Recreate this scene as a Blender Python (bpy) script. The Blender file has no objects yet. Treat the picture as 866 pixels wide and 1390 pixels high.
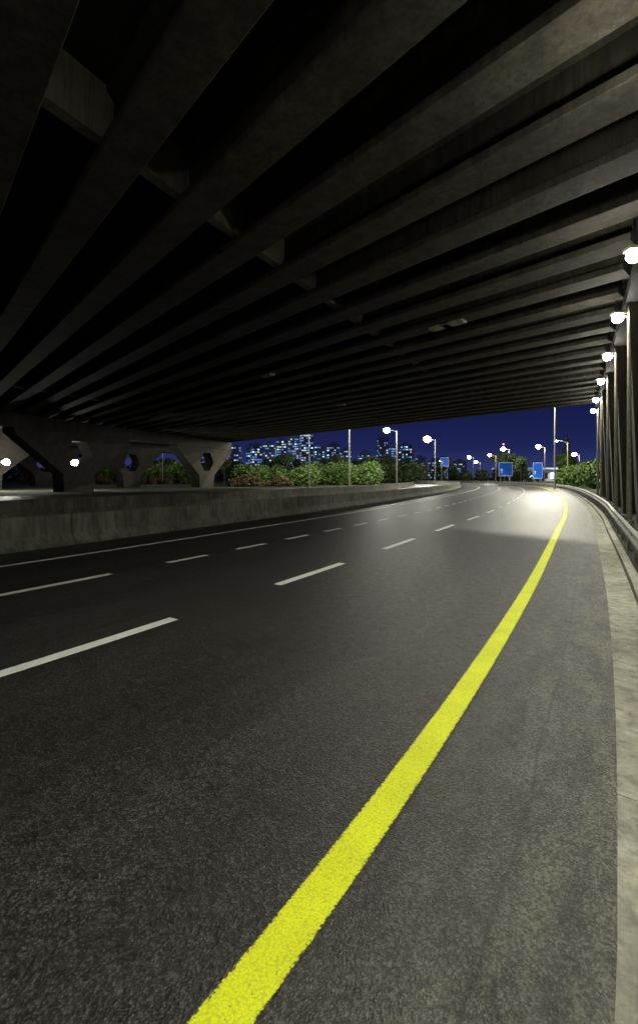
import bpy, bmesh, math, random
import numpy as np
from mathutils import Vector, Matrix
random.seed(7); rng=np.random.default_rng(7)
scene=bpy.context.scene
COL=scene.collection
# ---------------------------------------------------------------- helpers
def link(o,parent=None):
    COL.objects.link(o)
    if parent is not None: o.parent=parent
    return o
def empty(name,loc=(0,0,0),rz=0):
    e=bpy.data.objects.new(name,None); e.location=loc; e.rotation_euler=(0,0,rz); e.empty_display_size=.3
    return link(e)
def mesh_obj(name,verts,faces,mat,parent=None,smooth=False,uvs=None,midx=None):
    me=bpy.data.meshes.new(name); me.from_pydata([tuple(v) for v in verts],[],faces)
    if isinstance(mat,(list,tuple)):
        for m in mat: me.materials.append(m)
    else: me.materials.append(mat)
    if midx is not None: me.polygons.foreach_set('material_index',midx)
    if smooth: me.polygons.foreach_set('use_smooth',[True]*len(me.polygons))
    if uvs is not None:
        uv=me.uv_layers.new(name='UVMap')
        for l in me.loops: uv.data[l.index].uv=uvs[l.vertex_index]
    me.update()
    return link(bpy.data.objects.new(name,me),parent)
class MB:
    def __init__(s): s.v=[];s.f=[];s.m=[]
    def add(s,vs,fs,m=0):
        b=len(s.v); s.v+= [tuple(v) for v in vs]; s.f+=[tuple(i+b for i in f) for f in fs]; s.m+=[m]*len(fs)
    def prism(s,bot,top,m=0):
        n=len(bot); fs=[tuple(range(n))[::-1],tuple(range(n,2*n))]
        for i in range(n): j=(i+1)%n; fs.append((i,j,n+j,n+i))
        s.add(list(bot)+list(top),fs,m)
    def box(s,x0,x1,y0,y1,z0,z1,m=0):
        s.prism([(x0,y0,z0),(x1,y0,z0),(x1,y1,z0),(x0,y1,z0)],[(x0,y0,z1),(x1,y0,z1),(x1,y1,z1),(x0,y1,z1)],m)
    def tube(s,p0,p1,r0,r1,n=8,m=0):
        p0=Vector(p0);p1=Vector(p1); d=(p1-p0).normalized()
        a=d.orthogonal().normalized(); b=d.cross(a)
        A=[p0+(a*math.cos(2*math.pi*i/n)+b*math.sin(2*math.pi*i/n))*r0 for i in range(n)]
        B=[p1+(a*math.cos(2*math.pi*i/n)+b*math.sin(2*math.pi*i/n))*r1 for i in range(n)]
        s.prism(A,B,m)
    def loft(s,secs,m=0,cap=True,closed=True):
        n=len(secs[0]); b=len(s.v); vs=[p for sec in secs for p in sec]; fs=[]
        rr=n if closed else n-1
        for k in range(len(secs)-1):
            for i in range(rr):
                j=(i+1)%n; fs.append((k*n+i,k*n+j,(k+1)*n+j,(k+1)*n+i))
        if cap and closed:
            fs.append(tuple(range(n))[::-1]); fs.append(tuple(range((len(secs)-1)*n,len(secs)*n)))
        s.add(vs,fs,m)
    def obj(s,name,mat,parent=None,smooth=False):
        o=mesh_obj(name,s.v,s.f,mat,parent,smooth,midx=s.m)
        bm=bmesh.new(); bm.from_mesh(o.data); bmesh.ops.recalc_face_normals(bm,faces=bm.faces); bm.to_mesh(o.data); bm.free()
        return o
# ---------------------------------------------------------------- materials
def nodes(name):
    m=bpy.data.materials.new(name); m.use_nodes=True; nt=m.node_tree
    return m,nt,nt.nodes,nt.links,nt.nodes['Principled BSDF']
def ramp(N,L,src,stops):
    r=N.new('ShaderNodeValToRGB'); L.new(src,r.inputs[0]); e=r.color_ramp.elements
    while len(e)<len(stops): e.new(.5)
    for i,(p,c) in enumerate(stops):
        e[i].position=p; e[i].color=(c,c,c,1) if not isinstance(c,tuple) else (*c,1)
    return r.outputs[0]
def mixc(N,L,f,a,b,mode='MIX'):
    x=N.new('ShaderNodeMix'); x.data_type='RGBA'; x.blend_type=mode
    for inp,v in ((x.inputs[0],f),(x.inputs[6],a),(x.inputs[7],b)):
        if hasattr(v,'is_linked'): L.new(v,inp)
        elif isinstance(v,tuple): inp.default_value=(*v,1)
        else: inp.default_value=v if inp==x.inputs[0] else (v,v,v,1)
    return x.outputs[2]
def noise(N,L,vec,scale,detail=4,rough=.6):
    n=N.new('ShaderNodeTexNoise'); n.inputs['Scale'].default_value=scale; n.inputs['Detail'].default_value=detail; n.inputs['Roughness'].default_value=rough
    L.new(vec,n.inputs['Vector']); return n.outputs[0]
def vor(N,L,vec,scale,feat='F1'):
    n=N.new('ShaderNodeTexVoronoi'); n.feature=feat; n.inputs['Scale'].default_value=scale; L.new(vec,n.inputs['Vector']); return n
def mapping(N,L,vec,sc):
    m=N.new('ShaderNodeMapping'); m.inputs['Scale'].default_value=sc; L.new(vec,m.inputs[0]); return m.outputs[0]
def bump(N,L,h,B,s=.3,d=.01):
    b=N.new('ShaderNodeBump'); b.inputs['Strength'].default_value=s; b.inputs['Distance'].default_value=d
    L.new(h,b.inputs['Height']); L.new(b.outputs[0],B.inputs['Normal'])
def simple(name,col,rough=.7,var=.3,scale=3,metal=0,bmp=0):
    m,nt,N,L,B=nodes(name); tc=N.new('ShaderNodeTexCoord').outputs['Object']
    f=noise(N,L,tc,scale,6)
    lo=tuple(c*(1-var) for c in col); hi=tuple(min(1,c*(1+var)) for c in col)
    L.new(ramp(N,L,f,[(.3,lo),(.7,hi)]),B.inputs['Base Color'])
    B.inputs['Roughness'].default_value=rough; B.inputs['Metallic'].default_value=metal
    if bmp: bump(N,L,f,B,bmp,.02)
    return m
def concrete(name,col,stain=.5,seams=True,stretch=(1,1,.25)):
    m,nt,N,L,B=nodes(name); tc=N.new('ShaderNodeTexCoord').outputs['Object']
    big=noise(N,L,tc,.35,5); mid=noise(N,L,mapping(N,L,tc,stretch),2.2,8,.7); fine=noise(N,L,tc,45,3)
    lo=tuple(c*(1-stain) for c in col)
    c1=ramp(N,L,mid,[(.35,lo),(.62,col)])
    c2=mixc(N,L,1.0,c1,ramp(N,L,big,[(.3,.55),(.7,1.15)]),'MULTIPLY')
    c3=mixc(N,L,1.0,c2,ramp(N,L,fine,[(.3,.85),(.7,1.1)]),'MULTIPLY')
    drip=noise(N,L,mapping(N,L,tc,(5,5,.35)),1.6,5,.65); c3=mixc(N,L,1.0,c3,ramp(N,L,drip,[(.36,.62),(.55,1.05)]),'MULTIPLY')
    L.new(c3,B.inputs['Base Color']); B.inputs['Roughness'].default_value=.85
    bump(N,L,mixc(N,L,.4,mid,fine),B,.35,.02)
    return m
def asphalt(name,base=.029):
    m,nt,N,L,B=nodes(name); tcn=N.new('ShaderNodeTexCoord'); tc=tcn.outputs['Object']; uv=tcn.outputs['UV']
    v=vor(N,L,tc,110); v2=vor(N,L,tc,60)
    stone=mixc(N,L,.3,v.outputs['Color'],v2.outputs['Color'])
    bw=N.new('ShaderNodeRGBToBW'); L.new(stone,bw.inputs[0])
    c=ramp(N,L,bw.outputs[0],[(.28,(base*.4,base*.4,base*.38)),(.52,(base*.9,base*.9,base*.83)),(.74,(base*3.2,base*3.15,base*2.75))])
    pits=ramp(N,L,v.outputs['Distance'],[(.3,1.05),(.75,.35)])
    c=mixc(N,L,1.0,c,pits,'MULTIPLY')
    fine=noise(N,L,tc,9,6,.7); c=mixc(N,L,1.0,c,ramp(N,L,fine,[(.3,.85),(.7,1.15)]),'MULTIPLY')
    big=noise(N,L,tc,.45,5); c=mixc(N,L,1.0,c,ramp(N,L,big,[(.3,.75),(.7,1.2)]),'MULTIPLY')
    tr=noise(N,L,mapping(N,L,uv,(1.1,.035,1)),1.0,3); c=mixc(N,L,1.0,c,ramp(N,L,tr,[(.32,.6),(.68,1.25)]),'MULTIPLY')
    sx=N.new('ShaderNodeSeparateXYZ'); L.new(uv,sx.inputs[0])
    mm=N.new('ShaderNodeMapRange'); mm.inputs[1].default_value=.1; mm.inputs[2].default_value=-1.15; L.new(sx.outputs[0],mm.inputs[0])
    dn=noise(N,L,mapping(N,L,uv,(2.6,.9,1)),1.6,8,.75)
    mu=N.new('ShaderNodeMath'); mu.operation='MULTIPLY'; L.new(mm.outputs[0],mu.inputs[0]); L.new(ramp(N,L,dn,[(.42,.1),(.6,1.0)]),mu.inputs[1])
    c=mixc(N,L,mu.outputs[0],c,mixc(N,L,1.0,(.10,.098,.074),ramp(N,L,bw.outputs[0],[(.3,.4),(.7,1.7)]),'MULTIPLY'))
    wob=noise(N,L,tc,3,4); ad=N.new('ShaderNodeVectorMath'); ad.operation='ADD'; L.new(tc,ad.inputs[0]); L.new(wob,ad.inputs[1])
    cr=vor(N,L,ad.outputs[0],.8,'DISTANCE_TO_EDGE'); ck=ramp(N,L,cr.outputs['Distance'],[(0,.3),(.012,1.0)])
    c=mixc(N,L,mm.outputs[0],c,mixc(N,L,1.0,c,ck,'MULTIPLY'))
    # paving joint running along the shoulder, wandering slightly
    wv=noise(N,L,mapping(N,L,uv,(0,.8,0)),1.0,6,.7)
    a1=N.new('ShaderNodeMath'); a1.operation='MULTIPLY_ADD'; a1.inputs[1].default_value=.16; L.new(wv,a1.inputs[0]); L.new(sx.outputs[0],a1.inputs[2])
    a2=N.new('ShaderNodeMath'); a2.operation='ADD'; a2.inputs[1].default_value=.56; L.new(a1.outputs[0],a2.inputs[0])
    a3=N.new('ShaderNodeMath'); a3.operation='ABSOLUTE'; L.new(a2.outputs[0],a3.inputs[0])
    c=mixc(N,L,1.0,c,ramp(N,L,a3.outputs[0],[(.004,.5),(.016,1.0)]),'MULTIPLY')
    L.new(c,B.inputs['Base Color'])
    L.new(ramp(N,L,fine,[(.3,.42),(.7,.6)]),B.inputs['Roughness'])
    B.inputs['Specular IOR Level'].default_value=.5
    bump(N,L,v.outputs['Distance'],B,.7,.005)
    return m
def paint(name,col,wear=.42):
    m,nt,N,L,B=nodes(name); tcn=N.new('ShaderNodeTexCoord'); tc=tcn.outputs['Object']; uv=tcn.outputs['UV']
    v=vor(N,L,tc,110); n1=noise(N,L,tc,75,5,.75); n2=noise(N,L,tc,2.5,4)
    sx=N.new('ShaderNodeSeparateXYZ'); L.new(uv,sx.inputs[0])
    e=N.new('ShaderNodeMath'); e.operation='PINGPONG'; e.inputs[1].default_value=.5; L.new(sx.outputs[0],e.inputs[0])
    er=ramp(N,L,e.outputs[0],[(.0,-.0),(.09,1.0)])
    er2=N.new('ShaderNodeMapRange'); er2.inputs[3].default_value=wear+.16; er2.inputs[4].default_value=wear-.03; L.new(er,er2.inputs[0])
    gt=N.new('ShaderNodeMapRange'); L.new(n1,gt.inputs[0])
    L.new(er2.outputs[0],gt.inputs[1])
    a2=N.new('ShaderNodeMath'); a2.operation='ADD'; a2.inputs[1].default_value=.07; L.new(er2.outputs[0],a2.inputs[0]); L.new(a2.outputs[0],gt.inputs[2])
    pc=mixc(N,L,1.0,col,ramp(N,L,n2,[(.3,.82),(.7,1.0)]),'MULTIPLY')
    pc=mixc(N,L,1.0,pc,ramp(N,L,v.outputs['Distance'],[(.3,1.0),(.9,.7)]),'MULTIPLY')
    L.new(mixc(N,L,gt.outputs[0],(.05,.05,.042),pc),B.inputs['Base Color'])
    B.inputs['Roughness'].default_value=.6
    bump(N,L,v.outputs['Distance'],B,.4,.004)
    return m
def emis(name,col,s):
    m,nt,N,L,B=nodes(name); B.inputs['Base Color'].default_value=(.8,.8,.8,1)
    B.inputs['Emission Color'].default_value=(*col,1); B.inputs['Emission Strength'].default_value=s; return m
def foliage_mat(name,a,b):
    m,nt,N,L,B=nodes(name); tc=N.new('ShaderNodeTexCoord').outputs['Object']
    n=noise(N,L,tc,.9,5); L.new(ramp(N,L,n,[(.35,a),(.65,b)]),B.inputs['Base Color']); B.inputs['Roughness'].default_value=.6
    return m
M_asph=asphalt('asphalt')
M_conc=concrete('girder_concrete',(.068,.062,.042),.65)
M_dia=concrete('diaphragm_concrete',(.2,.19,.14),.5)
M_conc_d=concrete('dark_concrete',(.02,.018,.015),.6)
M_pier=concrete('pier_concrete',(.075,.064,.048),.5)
M_barr=concrete('barrier_concrete',(.25,.24,.185),.5,stretch=(1,1,.5))
M_gutter=concrete('gutter_concrete',(.42,.42,.34),.4)
M_yel=paint('yellow_road_paint',(.78,.86,.01),.34)
M_wht=paint('white_road_paint',(.94,.94,.90),.30)
M_steel=simple('galvanised_steel',(.30,.30,.28),.5,.3,6,.6)
M_pole=simple('painted_pole_steel',(.22,.2,.16),.5,.3,5,.3)
M_dark=simple('dark_metal',(.04,.04,.04),.6,.3,5)
M_soil=simple('soil',(.025,.023,.017),.95,.5,1.2,0,.5)
M_pave=concrete('median_concrete',(.26,.25,.20),.5)
M_ground=simple('grass_ground',(.04,.05,.022),.95,.5,.25,0,.4)
M_leaf=foliage_mat('leaves',(.035,.075,.010),(.10,.18,.03))
M_leaf2=foliage_mat('leaves_dry',(.06,.045,.02),(.13,.09,.035))
M_leafd=foliage_mat('leaves_dark',(.02,.04,.012),(.05,.08,.025))
M_bark=simple('bark',(.09,.07,.05),.9,.4,8)
M_lamp=emis('lamp_lens',(1,.97,.85),150)
M_lampf=emis('lamp_lens_far',(1,.98,.88),110)
M_red=emis('red_beacon',(1,.05,.03),25)
M_blue=simple('sign_blue',(.01,.11,.60),.4,.05,2)
M_white=simple('sign_white',(.8,.8,.8),.4,.05,2)
M_fac=simple('tower_facade',(.45,.5,.6),.8,.15,.1)
M_fac2=simple('tower_facade_slab',(.6,.65,.75),.8,.15,.1)
M_win=simple('window_glass',(.02,.025,.035),.2,.2,1)
M_w1=emis('lit_window_cool',(.16,.42,1),1.0); M_w2=emis('lit_window_warm',(.9,.8,.6),1.3); M_w3=emis('lit_window_white',(.5,.8,1),2.6)
# ---------------------------------------------------------------- road alignment : right-hand edge line
P=[(-9.5,-14),(-5.2,-6.6),(-1.36,0),(-.165,1.71),(.135,2.15),(.61,2.87),(1.6,4.43),(3.37,7.34),(5.45,10.9),(8.1,15.5),(11.5,21.4),(18.7,34.9),(26.6,50.8),(33.3,66),(39.3,82),(45,105),(46.5,135),(42,170),(30,215),(8,270)]
def catmull(P,n=30):
    out=[];Q=[Vector(p) for p in P]; Q=[Q[0]*2-Q[1]]+Q+[Q[-1]*2-Q[-2]]
    for i in range(1,len(Q)-2):
        p0,p1,p2,p3=Q[i-1:i+3]; t0=0;t1=t0+(p1-p0).length**.5;t2=t1+(p2-p1).length**.5;t3=t2+(p3-p2).length**.5
        for k in range(n):
            t=t1+(t2-t1)*k/n
            A1=p0*((t1-t)/(t1-t0))+p1*((t-t0)/(t1-t0));A2=p1*((t2-t)/(t2-t1))+p2*((t-t1)/(t2-t1));A3=p2*((t3-t)/(t3-t2))+p3*((t-t2)/(t3-t2))
            B1=A1*((t2-t)/(t2-t0))+A2*((t-t0)/(t2-t0));B2=A2*((t3-t)/(t3-t1))+A3*((t-t1)/(t3-t1))
            out.append(B1*((t2-t)/(t2-t1))+B2*((t-t1)/(t2-t1)))
    out.append(Q[-2]); return np.array([tuple(v) for v in out])
C=catmull(P); dl=np.hypot(*(np.diff(C,axis=0).T)); S=np.concatenate([[0],np.cumsum(dl)]); LEN=S[-1]
sg=np.arange(0,LEN,.25); CX=np.interp(sg,S,C[:,0]); CY=np.interp(sg,S,C[:,1])
def sm(a,n=5):
    h=n//2; b=np.pad(a,h,mode='reflect',reflect_type='odd'); return np.convolve(b,np.ones(n)/n,'valid')
CX=sm(CX);CY=sm(CY); TX=np.gradient(CX);TY=np.gradient(CY); q=np.hypot(TX,TY); TX=sm(TX/q,13);TY=sm(TY/q,13)
def at(s,off=0):
    x=np.interp(s,sg,CX);y=np.interp(s,sg,CY);tx=np.interp(s,sg,TX);ty=np.interp(s,sg,TY);h=math.hypot(tx,ty)
    return x-ty/h*off, y+tx/h*off
def sY(y): return float(np.interp(y,CY[:800],sg[:800]))
def proj(x,y):
    i=np.argmin((CX-x)**2+(CY-y)**2); s=sg[i]; 
    best=min(np.arange(s-1,s+1,.02),key=lambda a:(at(a)[0]-x)**2+(at(a)[1]-y)**2); return float(best)
def sweep(mb,prof,offf,s0,s1,step=1.0,m=0,zf=None):
    n=max(1,int(math.ceil((s1-s0)/step))); secs=[]
    for i in range(n+1):
        s=s0+(s1-s0)*i/n; o=offf(s) if callable(offf) else offf; dz=zf(s) if zf else 0
        secs.append([(*at(s,o+a),z+dz) for a,z in prof])
    mb.loft(secs,m)
def strip(name,o1,o2,s0,s1,z,mat,step=.5,uvm='road',parent=None):
    n=max(1,int(math.ceil((s1-s0)/step))); V=[];F=[];U=[]
    K=1 if uvm=='paint' else 12
    for i in range(n+1):
        s=s0+(s1-s0)*i/n; a=o1(s) if callable(o1) else o1; b=o2(s) if callable(o2) else o2
        for j in range(K+1):
            o=a+(b-a)*j/K; V.append((*at(s,o),z)); U.append((o,s) if uvm=='road' else (j/K,s))
    for i in range(n):
        for j in range(K):
            p=i*(K+1)+j; F.append((p,p+1,p+K+2,p+K+1))
    return mesh_obj(name,V,F,mat,parent,uvs=U)
I=lambda xs,ys:(lambda s:float(np.interp(s,xs,ys)))
s5,s20,s33,s50,s80,s110=[sY(v) for v in (5,20,33,50,80,110)]
oB1=I([0,s5,s20,s33,s80],[11.2,11.2,11.7,12.2,13.5])
oB2=I([0,s5,s20,s50,s80],[20.5,20.5,20.5,21,23])
SE=LEN-1
g=MB(); g.add([(-2500,-400,0),(2500,-400,0),(2500,3000,0),(-2500,3000,0)],[(0,1,2,3)]); g.obj('ground',M_ground)
strip('road',-1.06,lambda s:oB1(s)+.1,0,SE,.012,M_asph)
strip('opposite_road',lambda s:oB1(s)+.1,lambda s:oB2(s)+.1,0,SE,.008,M_asph)
strip('median_pavement',lambda s:oB2(s)+.1,lambda s:oB2(s)+8,0,s50,.006,M_pave)
strip('far_road',lambda s:oB2(s)+8,lambda s:oB2(s)+26,0,s80,.010,M_asph)
strip('verge',-1.5,-9,0,sY(48),.006,M_soil)
gt=MB(); s=0.0
while s<SE:
    sweep(gt,[(-1.06,-.05),(-1.06,.018),(-1.26,.008),(-1.41,.02),(-1.42,.12),(-1.56,.125),(-1.58,-.05)],0,s+.008,min(s+2.0,SE),1); s+=2.0
gt.obj('kerb_gutter',M_gutter)
strip('yellow_edge_line',.09,-.09,0,SE,.017,M_yel,.4,'paint')
oS=I([0,s5,s20,s50,s110],[9.25,9.25,9.35,9.9,10.2])
strip('white_edge_line',lambda s:oS(s)+.08,lambda s:oS(s)-.08,0,SE,.017,M_wht,.5,'paint')
strip('white_edge_line',lambda s:oB2(s)-.9,lambda s:oB2(s)-1.05,0,SE,.014,M_wht,.5,'paint')
def dashes(name,offs,wid,segs):
    V=[];F=[];U=[]
    for (a,b) in segs:
        n=4; base=len(V)
        for i in range(n+1):
            s=a+(b-a)*i/n; o=offs(s)
            V+= [(*at(s,o+wid/2),.017),(*at(s,o-wid/2),.017)]; U+=[(0,s),(1,s)]
        for i in range(n): p=base+2*i; F.append((p,p+1,p+3,p+2))
    mesh_obj(name,V,F,M_wht,uvs=U)
o1=I([0,s5,s20,s50],[3.62,3.62,3.42,3.5]); e1=proj(-1.735,5.72)
seg=[(e1-2.3+4.5*k,e1+4.5*k) for k in range(-4,45) if e1-2.4+4.5*k>0]
dashes('lane_line_dashes',o1,.165,seg)
o2=I([0,s5,s20,s50],[6.8,6.75,6.5,6.8]); e2=proj(-3.76,8.39)
seg=[(e2-2.9,e2)]+[(e2+1.35+2.2*k,e2+2.5+2.2*k) for k in range(0,70)]
dashes('lane_line_dashes',o2,.165,seg)
def barrier(name,offf,s0,s1,mat,L=6.0,h=.82):
    prof=[(-.30,-.02),(-.30,.09),(-.13,.33),(-.09,h-.02),(-.06,h),(.06,h),(.09,h-.02),(.13,.33),(.30,.09),(.30,-.02)]
    mb=MB(); s=s0
    while s<s1:
        sweep(mb,prof,offf,s+.012,min(s+L,s1)-.012,1.0); s+=L
    mb.obj(name,mat)
barrier('concrete_barrier',lambda s:oB1(s),0,SE,M_barr)
barrier('concrete_barrier',lambda s:oB2(s),0,sY(100),M_barr)
gr=empty('steel_guardrail'); mb=MB()
rail=lambda s:-1.62
w=[(0,.44),(.05,.48),(.05,.53),(0,.58),(0,.62),(.05,.66),(.05,.71),(0,.75)]
prof=[(a,z) for a,z in w]+[(a-.006,z) for a,z in w[::-1]]
sweep(mb,prof,rail,0,SE,1.0); mb.obj('w_beam',M_steel,gr)
mb=MB(); s=.5
while s<SE:
    x,y=at(s,-1.74); mb.box(x-.05,x+.05,y-.04,y+.04,-.1,.74)
    x2,y2=at(s,-1.665); mb.box(x2-.05,x2+.05,y2-.05,y2+.05,.5,.7); s+=2.0
mb.obj('posts',M_steel,gr)
# ---------------------------------------------------------------- overpass
u=Vector((-.672,.740)); u.normalize(); Nn=Vector((u.y,-u.x))
if Nn.x<0: Nn=-Nn
SOF=8.7; TOP=10.1; DL=165
def tC(n,c):
    a=Nn.x-.561*Nn.y; b=u.x-.561*u.y; return (c-n*a)/b
def pt(n,t,z): return (Nn.x*n+u.x*t,Nn.y*n+u.y*t,z)
ov=empty('highway_overpass')
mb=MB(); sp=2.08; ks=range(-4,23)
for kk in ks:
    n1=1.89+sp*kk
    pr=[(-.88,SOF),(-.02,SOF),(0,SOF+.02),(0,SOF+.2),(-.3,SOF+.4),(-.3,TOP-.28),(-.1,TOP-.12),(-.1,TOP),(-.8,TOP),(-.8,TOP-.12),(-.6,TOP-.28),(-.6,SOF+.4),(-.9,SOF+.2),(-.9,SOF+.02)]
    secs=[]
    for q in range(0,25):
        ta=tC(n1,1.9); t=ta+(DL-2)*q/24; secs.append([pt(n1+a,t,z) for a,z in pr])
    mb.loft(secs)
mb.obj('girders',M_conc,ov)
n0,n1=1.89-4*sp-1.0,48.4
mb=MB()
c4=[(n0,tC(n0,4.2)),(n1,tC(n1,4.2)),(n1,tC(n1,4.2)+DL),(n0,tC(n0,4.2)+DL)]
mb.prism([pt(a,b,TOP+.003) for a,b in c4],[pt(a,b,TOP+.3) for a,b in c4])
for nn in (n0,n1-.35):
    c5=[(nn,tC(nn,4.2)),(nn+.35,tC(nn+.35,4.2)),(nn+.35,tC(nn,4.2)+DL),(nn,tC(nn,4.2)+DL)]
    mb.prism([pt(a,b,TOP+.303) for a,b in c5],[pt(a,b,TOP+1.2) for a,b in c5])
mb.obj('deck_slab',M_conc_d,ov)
mb=MB()
for c in (-9.9,-44):
    for kk in list(ks)[:-1]:
        a=1.89+sp*kk-.27; b=1.89+sp*(kk+1)-.63
        q=[(a,tC(a,c)),(b,tC(b,c)),(b,tC(b,c)+.3),(a,tC(a,c)+.3)]
        mb.prism([pt(x,y,SOF+.22) for x,y in q],[pt(x,y,TOP-.01) for x,y in q])
mb.obj('diaphragms',M_dia,ov)
Yend=(48.3-Nn.x*3.4)/(Nn.x*.561+Nn.y)
def lp(Y,c,z): return (.561*Y+c,Y,z)
mb=MB(); 
q=[(-14,3.5),(-14,4.6),(Yend,4.6),(Yend,3.5)]
mb.prism([lp(a,b,-.2) for a,b in q],[lp(a,b,SOF-.05) for a,b in q])
q=[(-14,1.85),(-14,4.3),(Yend-.02,4.3),(Yend-.02,1.85)]
mb.prism([lp(a,b,SOF-.45) for a,b in q],[lp(a,b,SOF-.004) for a,b in q])
mb.obj('abutment',M_conc_d,ov)
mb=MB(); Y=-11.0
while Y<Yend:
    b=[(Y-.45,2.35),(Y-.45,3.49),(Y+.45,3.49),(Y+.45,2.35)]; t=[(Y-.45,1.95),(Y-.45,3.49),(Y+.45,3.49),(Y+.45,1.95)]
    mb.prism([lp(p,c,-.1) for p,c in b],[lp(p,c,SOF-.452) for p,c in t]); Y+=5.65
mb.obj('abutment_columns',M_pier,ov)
D=Vector((.339,.941)); D.normalize(); Q=Vector((-D.y,D.x)); B0=Vector((-34,48.6))
def vpier(base,half=8.5,hh=7.2):
    cu=bpy.data.curves.new('v_pier','CURVE'); cu.dimensions='2D'; cu.fill_mode='BOTH'; cu.extrude=.9; cu.bevel_depth=0
    for poly in ([(-2.2,-.3),(2.2,-.3),(2.4,2.2),(half,hh-.5),(half,hh),(-half,hh),(-half,hh-.5),(-2.4,2.2)],[(-.9,3.0),(.9,3.0),(2.1,4.6),(1.1,6.3),(-1.1,6.3),(-2.1,4.6)]):
        sp_=cu.splines.new('POLY'); sp_.points.add(len(poly)-1)
        for i,(x,z) in enumerate(poly): sp_.points[i].co=(x,z,0,1)
        sp_.use_cyclic_u=True
    o=bpy.data.objects.new('tmp',cu); COL.objects.link(o)
    bpy.context.view_layer.update()
    me=bpy.data.meshes.new_from_object(o.evaluated_get(bpy.context.evaluated_depsgraph_get())); bpy.data.objects.remove(o)
    me.materials.clear(); me.materials.append(M_pier)
    ob=bpy.data.objects.new('v_pier',me); 
    X=Vector((D.x,D.y,0)); Z=Vector((0,0,1)); Yv=X.cross(Z)
    ob.matrix_world=Matrix((( X.x,Z.x,Yv.x,base.x),(X.y,Z.y,Yv.y,base.y),(X.z,Z.z,Yv.z,0),(0,0,0,1)))
    link(ob,ov); return ob
for row in (0,17,40):
    bb=B0+Q*row
    for s_ in (9.5,37.5,-18.5):
        p=bb+D*s_; nn=p.x*Nn.x+p.y*Nn.y
        if nn<46: vpier(p)
    mb=MB(); e=(48.0-(bb.x*Nn.x+bb.y*Nn.y))/(D.x*Nn.x+D.y*Nn.y)
    q=[bb+D*-32-Q*1.1,bb+D*e-Q*1.1,bb+D*e+Q*1.1,bb+D*-32+Q*1.1]
    mb.prism([(v.x,v.y,7.203) for v in q],[(v.x,v.y,SOF-.004) for v in q]); mb.obj('pier_cap',M_pier,ov)
mb=MB()
for (x,y) in ((4.9,20.2),(6.1,20.4),(-3,31),(1.9,43)):
    n=x*Nn.x+y*Nn.y; t=x*u.x+y*u.y; kk=round((n-1.89+.45)/sp); nc=1.89+sp*kk-.45
    q=[(nc-.22,t-.5),(nc+.22,t-.5),(nc+.22,t+.5),(nc-.22,t+.5)]
    mb.prism([pt(a,b,SOF-.12) for a,b in q],[pt(a,b,SOF-.003) for a,b in q])
mb.obj('junction_boxes',M_gutter,ov)
# ---------------------------------------------------------------- lamps
WARM=(1,.97,.80)
def lightobj(kind,loc,power,parent,col=WARM,size=.15,aim=None,spot=150,blend=.7):
    l=bpy.data.lights.new('lamp_light',kind); l.energy=power; l.color=col; l.shadow_soft_size=size
    o=bpy.data.objects.new('lamp_light',l); o.location=loc
    if kind=='SPOT':
        l.spot_size=math.radians(spot); l.spot_blend=blend
        o.rotation_euler=Vector(aim).to_track_quat('-Z','Y').to_euler()
    link(o,parent)
rd=Vector((.561,1)).normalized(); lf=Vector((-rd.y,rd.x))
for Y in (-10.4,-4.7,.9,6.5,12.1,16.9,22.4,28.2,35.1,40.9):
    bx,by=.561*Y+1.98,Y
    e=empty('pole_lamp',(bx,by,0)); mb=MB()
    mb.tube((0,0,0),(0,0,7.9),.09,.06,10); mb.tube((0,0,0),(0,0,.25),.16,.16,8)
    h=lf*.36
    mb.tube((0,0,7.75),(h.x,h.y,7.88),.035,.03,6)
    mb.box(h.x-.2,h.x+.2,h.y-.16,h.y+.16,7.89,7.98)
    mb.obj('pole_and_head',M_pole,e)
    bm=bmesh.new(); bmesh.ops.create_uvsphere(bm,u_segments=14,v_segments=8,radius=.18)
    me=bpy.data.meshes.new('lens'); bm.to_mesh(me); bm.free(); me.materials.append(M_lamp)
    o=bpy.data.objects.new('lens',me); o.location=(h.x,h.y,7.76); o.scale=(1.05,1.05,1.05); link(o,e)
    lightobj('SPOT',(h.x*1.6,h.y*1.6,7.54),1350,e,aim=(lf.x*.10,lf.y*.10,-1),spot=112,blend=1)
    lightobj('POINT',(h.x*1.9,h.y*1.9,7.54),60,e,size=.1)
def street_lamp(x,y,h,arm=(-1,0),power=3000,r=.28,col=WARM,name='street_lamp',lit=True,double=False):
    e=empty(name,(x,y,0)); mb=MB(); mb.tube((0,0,0),(0,0,h),.14,.07,8); mb.tube((0,0,0),(0,0,.4),.22,.2,8)
    for sgn in ((1,-1) if double else (1,)):
        a=Vector((*arm,0)).normalized()*1.8*sgn
        mb.tube((0,0,h-.15),(a.x,a.y,h+.25),.05,.04,6)
        d=a.normalized(); c=Vector((-d.y,d.x,0))*.18; p=Vector((a.x,a.y,h+.22))
        mb.prism([p-c-d*.1,p+c-d*.1,p+c+d*.8,p-c+d*.8],[p-c*.6+Vector((0,0,.16)),p+c*.6+Vector((0,0,.16)),p+c*.6+d*.7+Vector((0,0,.16)),p-c*.6+d*.7+Vector((0,0,.16))])
        if lit:
            bm=bmesh.new(); bmesh.ops.create_uvsphere(bm,u_segments=12,v_segments=8,radius=r)
            me=bpy.data.meshes.new('lens'); bm.to_mesh(me); bm.free(); me.materials.append(M_lampf)
            o=bpy.data.objects.new('lens',me); o.location=p+d*.35-Vector((0,0,.1)); o.scale=(1,1,.85); link(o,e)
            if power: lightobj('POINT',tuple(p+d*.35-Vector((0,0,.15+r))),power,e,col,.2)
    mb.obj('pole',M_pole,e)
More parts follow.
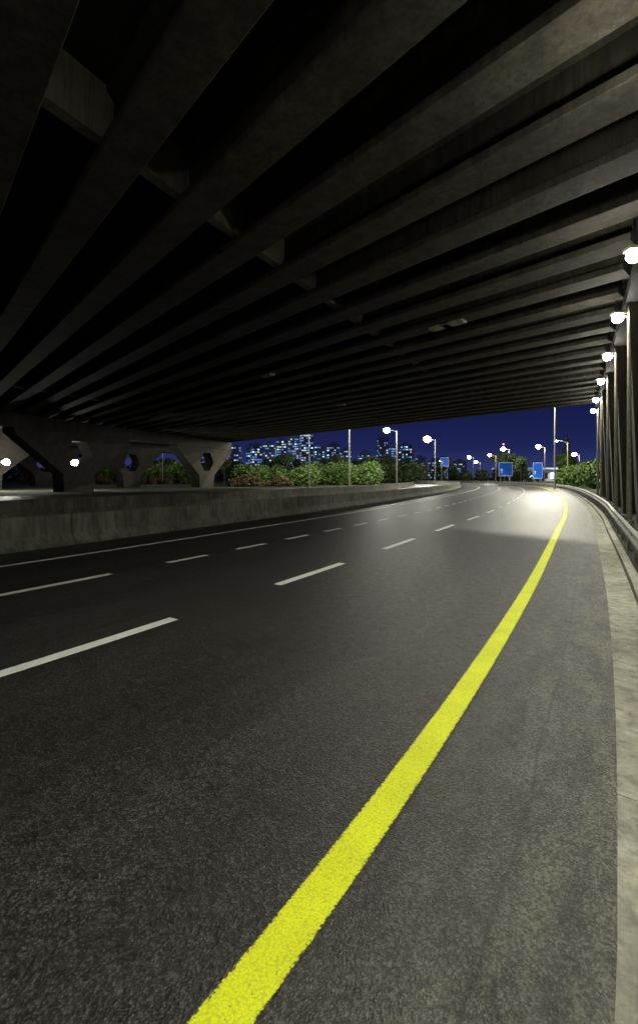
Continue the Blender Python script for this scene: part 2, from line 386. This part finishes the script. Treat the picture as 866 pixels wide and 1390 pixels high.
street_lamp(36.6,71,15.5,(-1,-.2),26000)
street_lamp(-1.7,76,13,(1,0),12000)
street_lamp(5.4,81,13,(-1,0),9000)
street_lamp(17,100,12,(-1,0),9000,.7)
street_lamp(31.5,124,12,(-1,0),9000,1.0)
street_lamp(69,166,12,(-1,0),6000,.8)
street_lamp(58,150,9,(-1,0),2500,.5)
street_lamp(76,154,12,(-1,0),6000,.75)
street_lamp(116,204,12,(-1,0),6000,.9)
street_lamp(79,234,12,(-1,0),3000,.85)
street_lamp(88,250,10,(-1,0),0,.8); street_lamp(72,262,11,(-1,0),0,.8); street_lamp(98,240,9,(-1,0),0,.7)
street_lamp(50,92,9,(-1,0),2600,.2)
street_lamp(-36.3,64,3.75,(1,0),400,.48,name='flood_lamp'); street_lamp(-43.5,60.5,3.7,(1,0),1300,.45,name='flood_lamp')
street_lamp(-40,117,9,(-1,0),7500,.25); street_lamp(-60,128,9,(1,0),7500,.25)  # both lamps added to brighten the shrubs beyond the left piers
# ---------------------------------------------------------------- foliage
def leaves(name,blobs,n,size,mat,parent=None):
    w=np.array([b[3]*b[4]*b[5] for b in blobs])**.67; w/=w.sum(); idx=rng.choice(len(blobs),n,p=w)
    bl=np.array(blobs)[idx]; d=rng.normal(size=(n,3)); d/=np.linalg.norm(d,axis=1)[:,None]
    r=rng.uniform(.55,1.08,n)**.8; c=bl[:,:3]+d*bl[:,3:6]*r[:,None]; c[:,2]=np.maximum(c[:,2],.1)
    a=rng.normal(size=(n,3)); a/=np.linalg.norm(a,axis=1)[:,None]; b=np.cross(a,rng.normal(size=(n,3))); b/=np.linalg.norm(b,axis=1)[:,None]
    s=size*rng.uniform(.5,1.4,n)[:,None]
    V=np.stack([c-a*s,c+b*s*.5,c+a*s,c-b*s*.5],1).reshape(-1,3)
    me=bpy.data.meshes.new(name); me.from_pydata(V.tolist(),[],np.arange(4*n).reshape(-1,4).tolist()); me.materials.append(mat)
    return link(bpy.data.objects.new(name,me),parent)
def bushmass(name,x0,x1,y0,y1,h0,h1,nb,n,size,mat):
    bl=[]
    for i in range(nb):
        h=random.uniform(h0,h1); r=random.uniform(.6,1.4)*h*.45
        bl.append((random.uniform(x0,x1),random.uniform(y0,y1),h*.5,r,r,h*.5))
    return leaves(name,bl,n,size,mat)
def tree(name,x,y,h,cr,n,mat,size=.25,conifer=False):
    e=empty(name,(x,y,0)); mb=MB(); mb.tube((0,0,0),(0,0,h*.55),.03*h*.6,.02*h*.5,8); bl=[]
    if conifer:
        mb.tube((0,0,h*.55),(0,0,h*.97),.01*h,.004*h,6)
        for i in range(16):
            f=i/15; rr=cr*(1-f)**.8+.15; a=random.random()*6.28
            bl.append((math.cos(a)*rr*.35,math.sin(a)*rr*.35,h*(.15+.83*f),rr*.7,rr*.7,h*.045))
    else:
        for i in range(9):
            a=random.random()*6.28; z0=h*random.uniform(.3,.5); p=(math.cos(a)*cr*random.uniform(.3,.8),math.sin(a)*cr*random.uniform(.3,.8),h*random.uniform(.55,.9))
            mb.tube((0,0,z0),p,.012*h,.004*h,6); rr=cr*random.uniform(.28,.5); bl.append((*p,rr,rr,rr*.8))
        bl.append((0,0,h*.8,cr*.6,cr*.6,h*.15))
    mb.obj('trunk',M_bark,e); leaves('crown',bl,n,size,mat,e)
bushmass('shrubs',-72,-34,122,134,3,6.4,40,15000,.34,M_leaf)
bushmass('shrubs',-60,-38,114,120,1.0,2.4,24,5000,.25,M_leaf2)
bushmass('shrubs',-17,-1,90,104,2.5,5,34,15000,.3,M_leaf)
bushmass('shrubs',-17,-4,86,90,1.0,2.6,20,5000,.2,M_leaf2)
bushmass('shrubs',-2,14,104,120,2.5,6,30,12000,.3,M_leaf)
bushmass('shrubs',14,34,150,170,3,7,30,9000,.45,M_leafd)
bushmass('hedge',-330,60,200,230,5,11,190,26000,1.0,M_leafd)
for (x,y,h) in ((-24,116,7),(-9,112,7.5),(5,126,8.5),(16,138,8),(-44,135,7.5),(24,160,9)):
    tree('broadleaf_tree',x,y,h,h*.42,5000,M_leafd)
bushmass('shrubs',42,49,64,80,2.0,4.8,26,15000,.24,M_leaf)
bushmass('shrubs',60,74,90,118,2.5,6.2,34,14000,.3,M_leaf)
bushmass('hedge',60,190,190,240,3,7,60,12000,.7,M_leafd)
tree('conifer_tree',65,120,13,2.2,6000,M_leafd,.28,True)
tree('broadleaf_tree',61,112,7.5,3,5000,M_leaf)
tree('broadleaf_tree',64,158,10,4.5,6000,M_leafd,.35)
tree('broadleaf_tree',75,170,9,4,5000,M_leafd,.35)
# ---------------------------------------------------------------- city
def tower(x,y,w,d,h,dens=.35,rz=0):
    e=empty('apartment_tower',(x,y,0),rz); mb=MB(); mb.box(-w/2,w/2,-d/2,d/2,-1,h,0)
    fl=int(h/3.3)
    for f in range(fl):
        z=f*3.3
        mb.box(-w/2-.35,w/2+.35,-d/2-.6,-d/2-.003,z+2.9,z+3.25,1)
        nb=max(3,int(w/2.8)); 
        for i in range(nb):
            cx=-w/2+(i+.5)*w/nb; r=random.random(); m=2 if r>dens else random.choice((3,3,3,4,5))
            ww=w/nb*random.choice((.2,.28,.32)); y0=-d/2-.04
            mb.add([(cx-ww,y0,z+1),(cx+ww,y0,z+1),(cx+ww,y0,z+2.4),(cx-ww,y0,z+2.4)],[(0,1,2,3)],m)
        nb=max(2,int(d/3.5))
        for sd in (-1,1):
            for i in range(nb):
                cy=-d/2+(i+.5)*d/nb; m=2 if random.random()>dens else random.choice((3,3,4,5)); x0=sd*(w/2+.04)
                mb.add([(x0,cy-.8,z+1),(x0,cy+.8,z+1),(x0,cy+.8,z+2.4),(x0,cy-.8,z+2.4)],[(0,1,2,3)],m)
    mb.box(-w*.2,w*.2,-d*.2,d*.2,h,h+3.5,0); mb.box(-w/2,w/2,-d/2,-d/2+.4,h,h+1.1,1)
    mb.obj('tower_body',[M_fac,M_fac2,M_win,M_w1,M_w2,M_w3],e)
T=[(-112,620,13,14,43),(-96,640,12,14,46),(-82,600,13,14,44),(-67,630,15,14,48),(-50,600,12,14,50),(-36,640,14,16,58),(-17,620,16,14,62),(0,660,14,14,48),(20,620,16,16,46),(38,650,14,14,40),
 (64,640,14,14,36),(86,620,12,14,56),(100,640,11,14,46),(113,600,12,14,44),(127,640,13,14,38),(145,660,14,14,30),(162,640,16,14,26),(185,680,18,14,30),(215,700,20,14,26),(-135,640,15,14,44),(-160,620,16,14,42)]
for (x,y,w,d,h) in T: tower(x,y,w,d,h,random.uniform(.35,.6),random.uniform(-.35,.35))
e=empty('telecom_mast',(250,620,0)); mb=MB()
for a,b in ((-1,-1),(1,-1),(0,1)): mb.tube((a*1.4,b*1.4,0),(a*.3,b*.3,46),.22,.15,5)
for z in range(2,46,4):
    f=1-z/46*.78; mb.tube((-1.4*f,-1.4*f,z),(1.4*f,-1.4*f,z+3),.12,.12,4)
mb.obj('lattice',M_dark,e); bm=bmesh.new(); bmesh.ops.create_uvsphere(bm,u_segments=8,v_segments=6,radius=1.0); me=bpy.data.meshes.new('beacon'); bm.to_mesh(me); bm.free(); me.materials.append(M_red); o=bpy.data.objects.new('beacon',me); o.location=(0,0,47); link(o,e)
e=empty('roadside_building',(100,218,0)); mb=MB(); mb.box(-14,14,-6,6,0,5.5,0); mb.box(-15,15,-8,7,5.503,6.3,1)
for i in range(8): mb.add([(-12+i*3.2,-6.05,1.2),(-10+i*3.2,-6.05,1.2),(-10+i*3.2,-6.05,4),(-12+i*3.2,-6.05,4)],[(0,1,2,3)],2 if i%3 else 5)
mb.obj('walls_and_roof',[M_fac2,M_fac2,M_win,M_w1,M_w2,M_w3],e)
# ---------------------------------------------------------------- signs
def sign(name,x,y,w,h,zc,rows=3,rz=0,arrow=True):
    e=empty(name,(x,y,0),rz); mb=MB()
    for sx in (-w*.35,w*.35): mb.tube((sx,.1,0),(sx,.1,zc+h/2),.09,.09,8,2)
    mb.box(-w/2,w/2,-.04,.04,zc-h/2,zc+h/2,0)
    b=.06*w/2; y0=-.05
    def rect(a,c,z0,z1,m=1): mb.add([(a,y0,z0),(c,y0,z0),(c,y0,z1),(a,y0,z1)],[(0,1,2,3)],m)
    L_,R,Bt,Tp=-w/2+.06,w/2-.06,zc-h/2+.06,zc+h/2-.06
    rect(L_,R,Bt,Bt+b);rect(L_,R,Tp-b,Tp);rect(L_,L_+b,Bt+b,Tp-b);rect(R-b,R,Bt+b,Tp-b)
    ax=-w*.28; az=zc-h*.12; s_=min(w,h)*.16
    mb.add([(ax-s_*.22,y0,az-s_),(ax+s_*.22,y0,az-s_),(ax+s_*.22,y0,az+s_*.3),(ax-s_*.22,y0,az+s_*.3),(ax-s_*.7,y0,az+s_*.3),(ax+s_*.7,y0,az+s_*.3),(ax,y0,az+s_*1.2)],[(0,1,2,3),(4,5,6)],1)
    mb.obj('panel_and_posts',[M_blue,M_white,M_steel],e)
    mb2=MB(); mb2.tube((0,0,zc-h/2-.1),(0,-1.2,zc-h/2-.15),.03,.03,6); mb2.box(-.25,.25,-1.35,-1.15,zc-h/2-.25,zc-h/2-.1); mb2.obj('added_sign_light',M_dark,e)
    lightobj('SPOT',(0,-1.6,zc-h/2-.05),35,e,(.9,.97,1),.1,aim=(0,1,1.1),spot=130)  # fixture and spot added to brighten the blue panel
sign('direction_sign',53,130,4.0,4.0,4.1); sign('direction_sign',48.3,101,2.2,3.6,3.3); sign('direction_sign',45,164,3.0,3.2,7.4)
# ---------------------------------------------------------------- world
W=bpy.data.worlds.new('World'); scene.world=W; W.use_nodes=True; nt=W.node_tree; N=nt.nodes; L=nt.links; bg=N['Background']
sky=N.new('ShaderNodeTexSky'); sky.sky_type='NISHITA'; sky.sun_disc=False; sky.sun_elevation=math.radians(-4); sky.sun_rotation=math.radians(200)
tc=N.new('ShaderNodeTexCoord'); sx=N.new('ShaderNodeSeparateXYZ'); L.new(tc.outputs['Generated'],sx.inputs[0])
r=ramp(N,L,sx.outputs[2],[(0,(.036,.045,.150)),(.06,(.013,.018,.088)),(.2,(.004,.006,.045)),(1,(.001,.002,.015))])
tint=mixc(N,L,1.0,sky.outputs[0],(.02,.03,.08),'MULTIPLY')
L.new(mixc(N,L,1.0,r,tint,'ADD'),bg.inputs[0]); bg.inputs[1].default_value=1.0
# ---------------------------------------------------------------- camera
cam=bpy.data.cameras.new('Camera'); co=bpy.data.objects.new('Camera',cam); COL.objects.link(co); scene.camera=co
co.location=(0,0,1.8); co.rotation_euler=(math.radians(90),0,0)
cam.sensor_fit='VERTICAL'; cam.sensor_height=36; cam.sensor_width=24; cam.lens=620/1390*36; cam.shift_y=-47/1390; cam.clip_end=5000; cam.clip_start=.05
scene.view_settings.view_transform='Standard'; scene.view_settings.look='None'; scene.view_settings.exposure=0
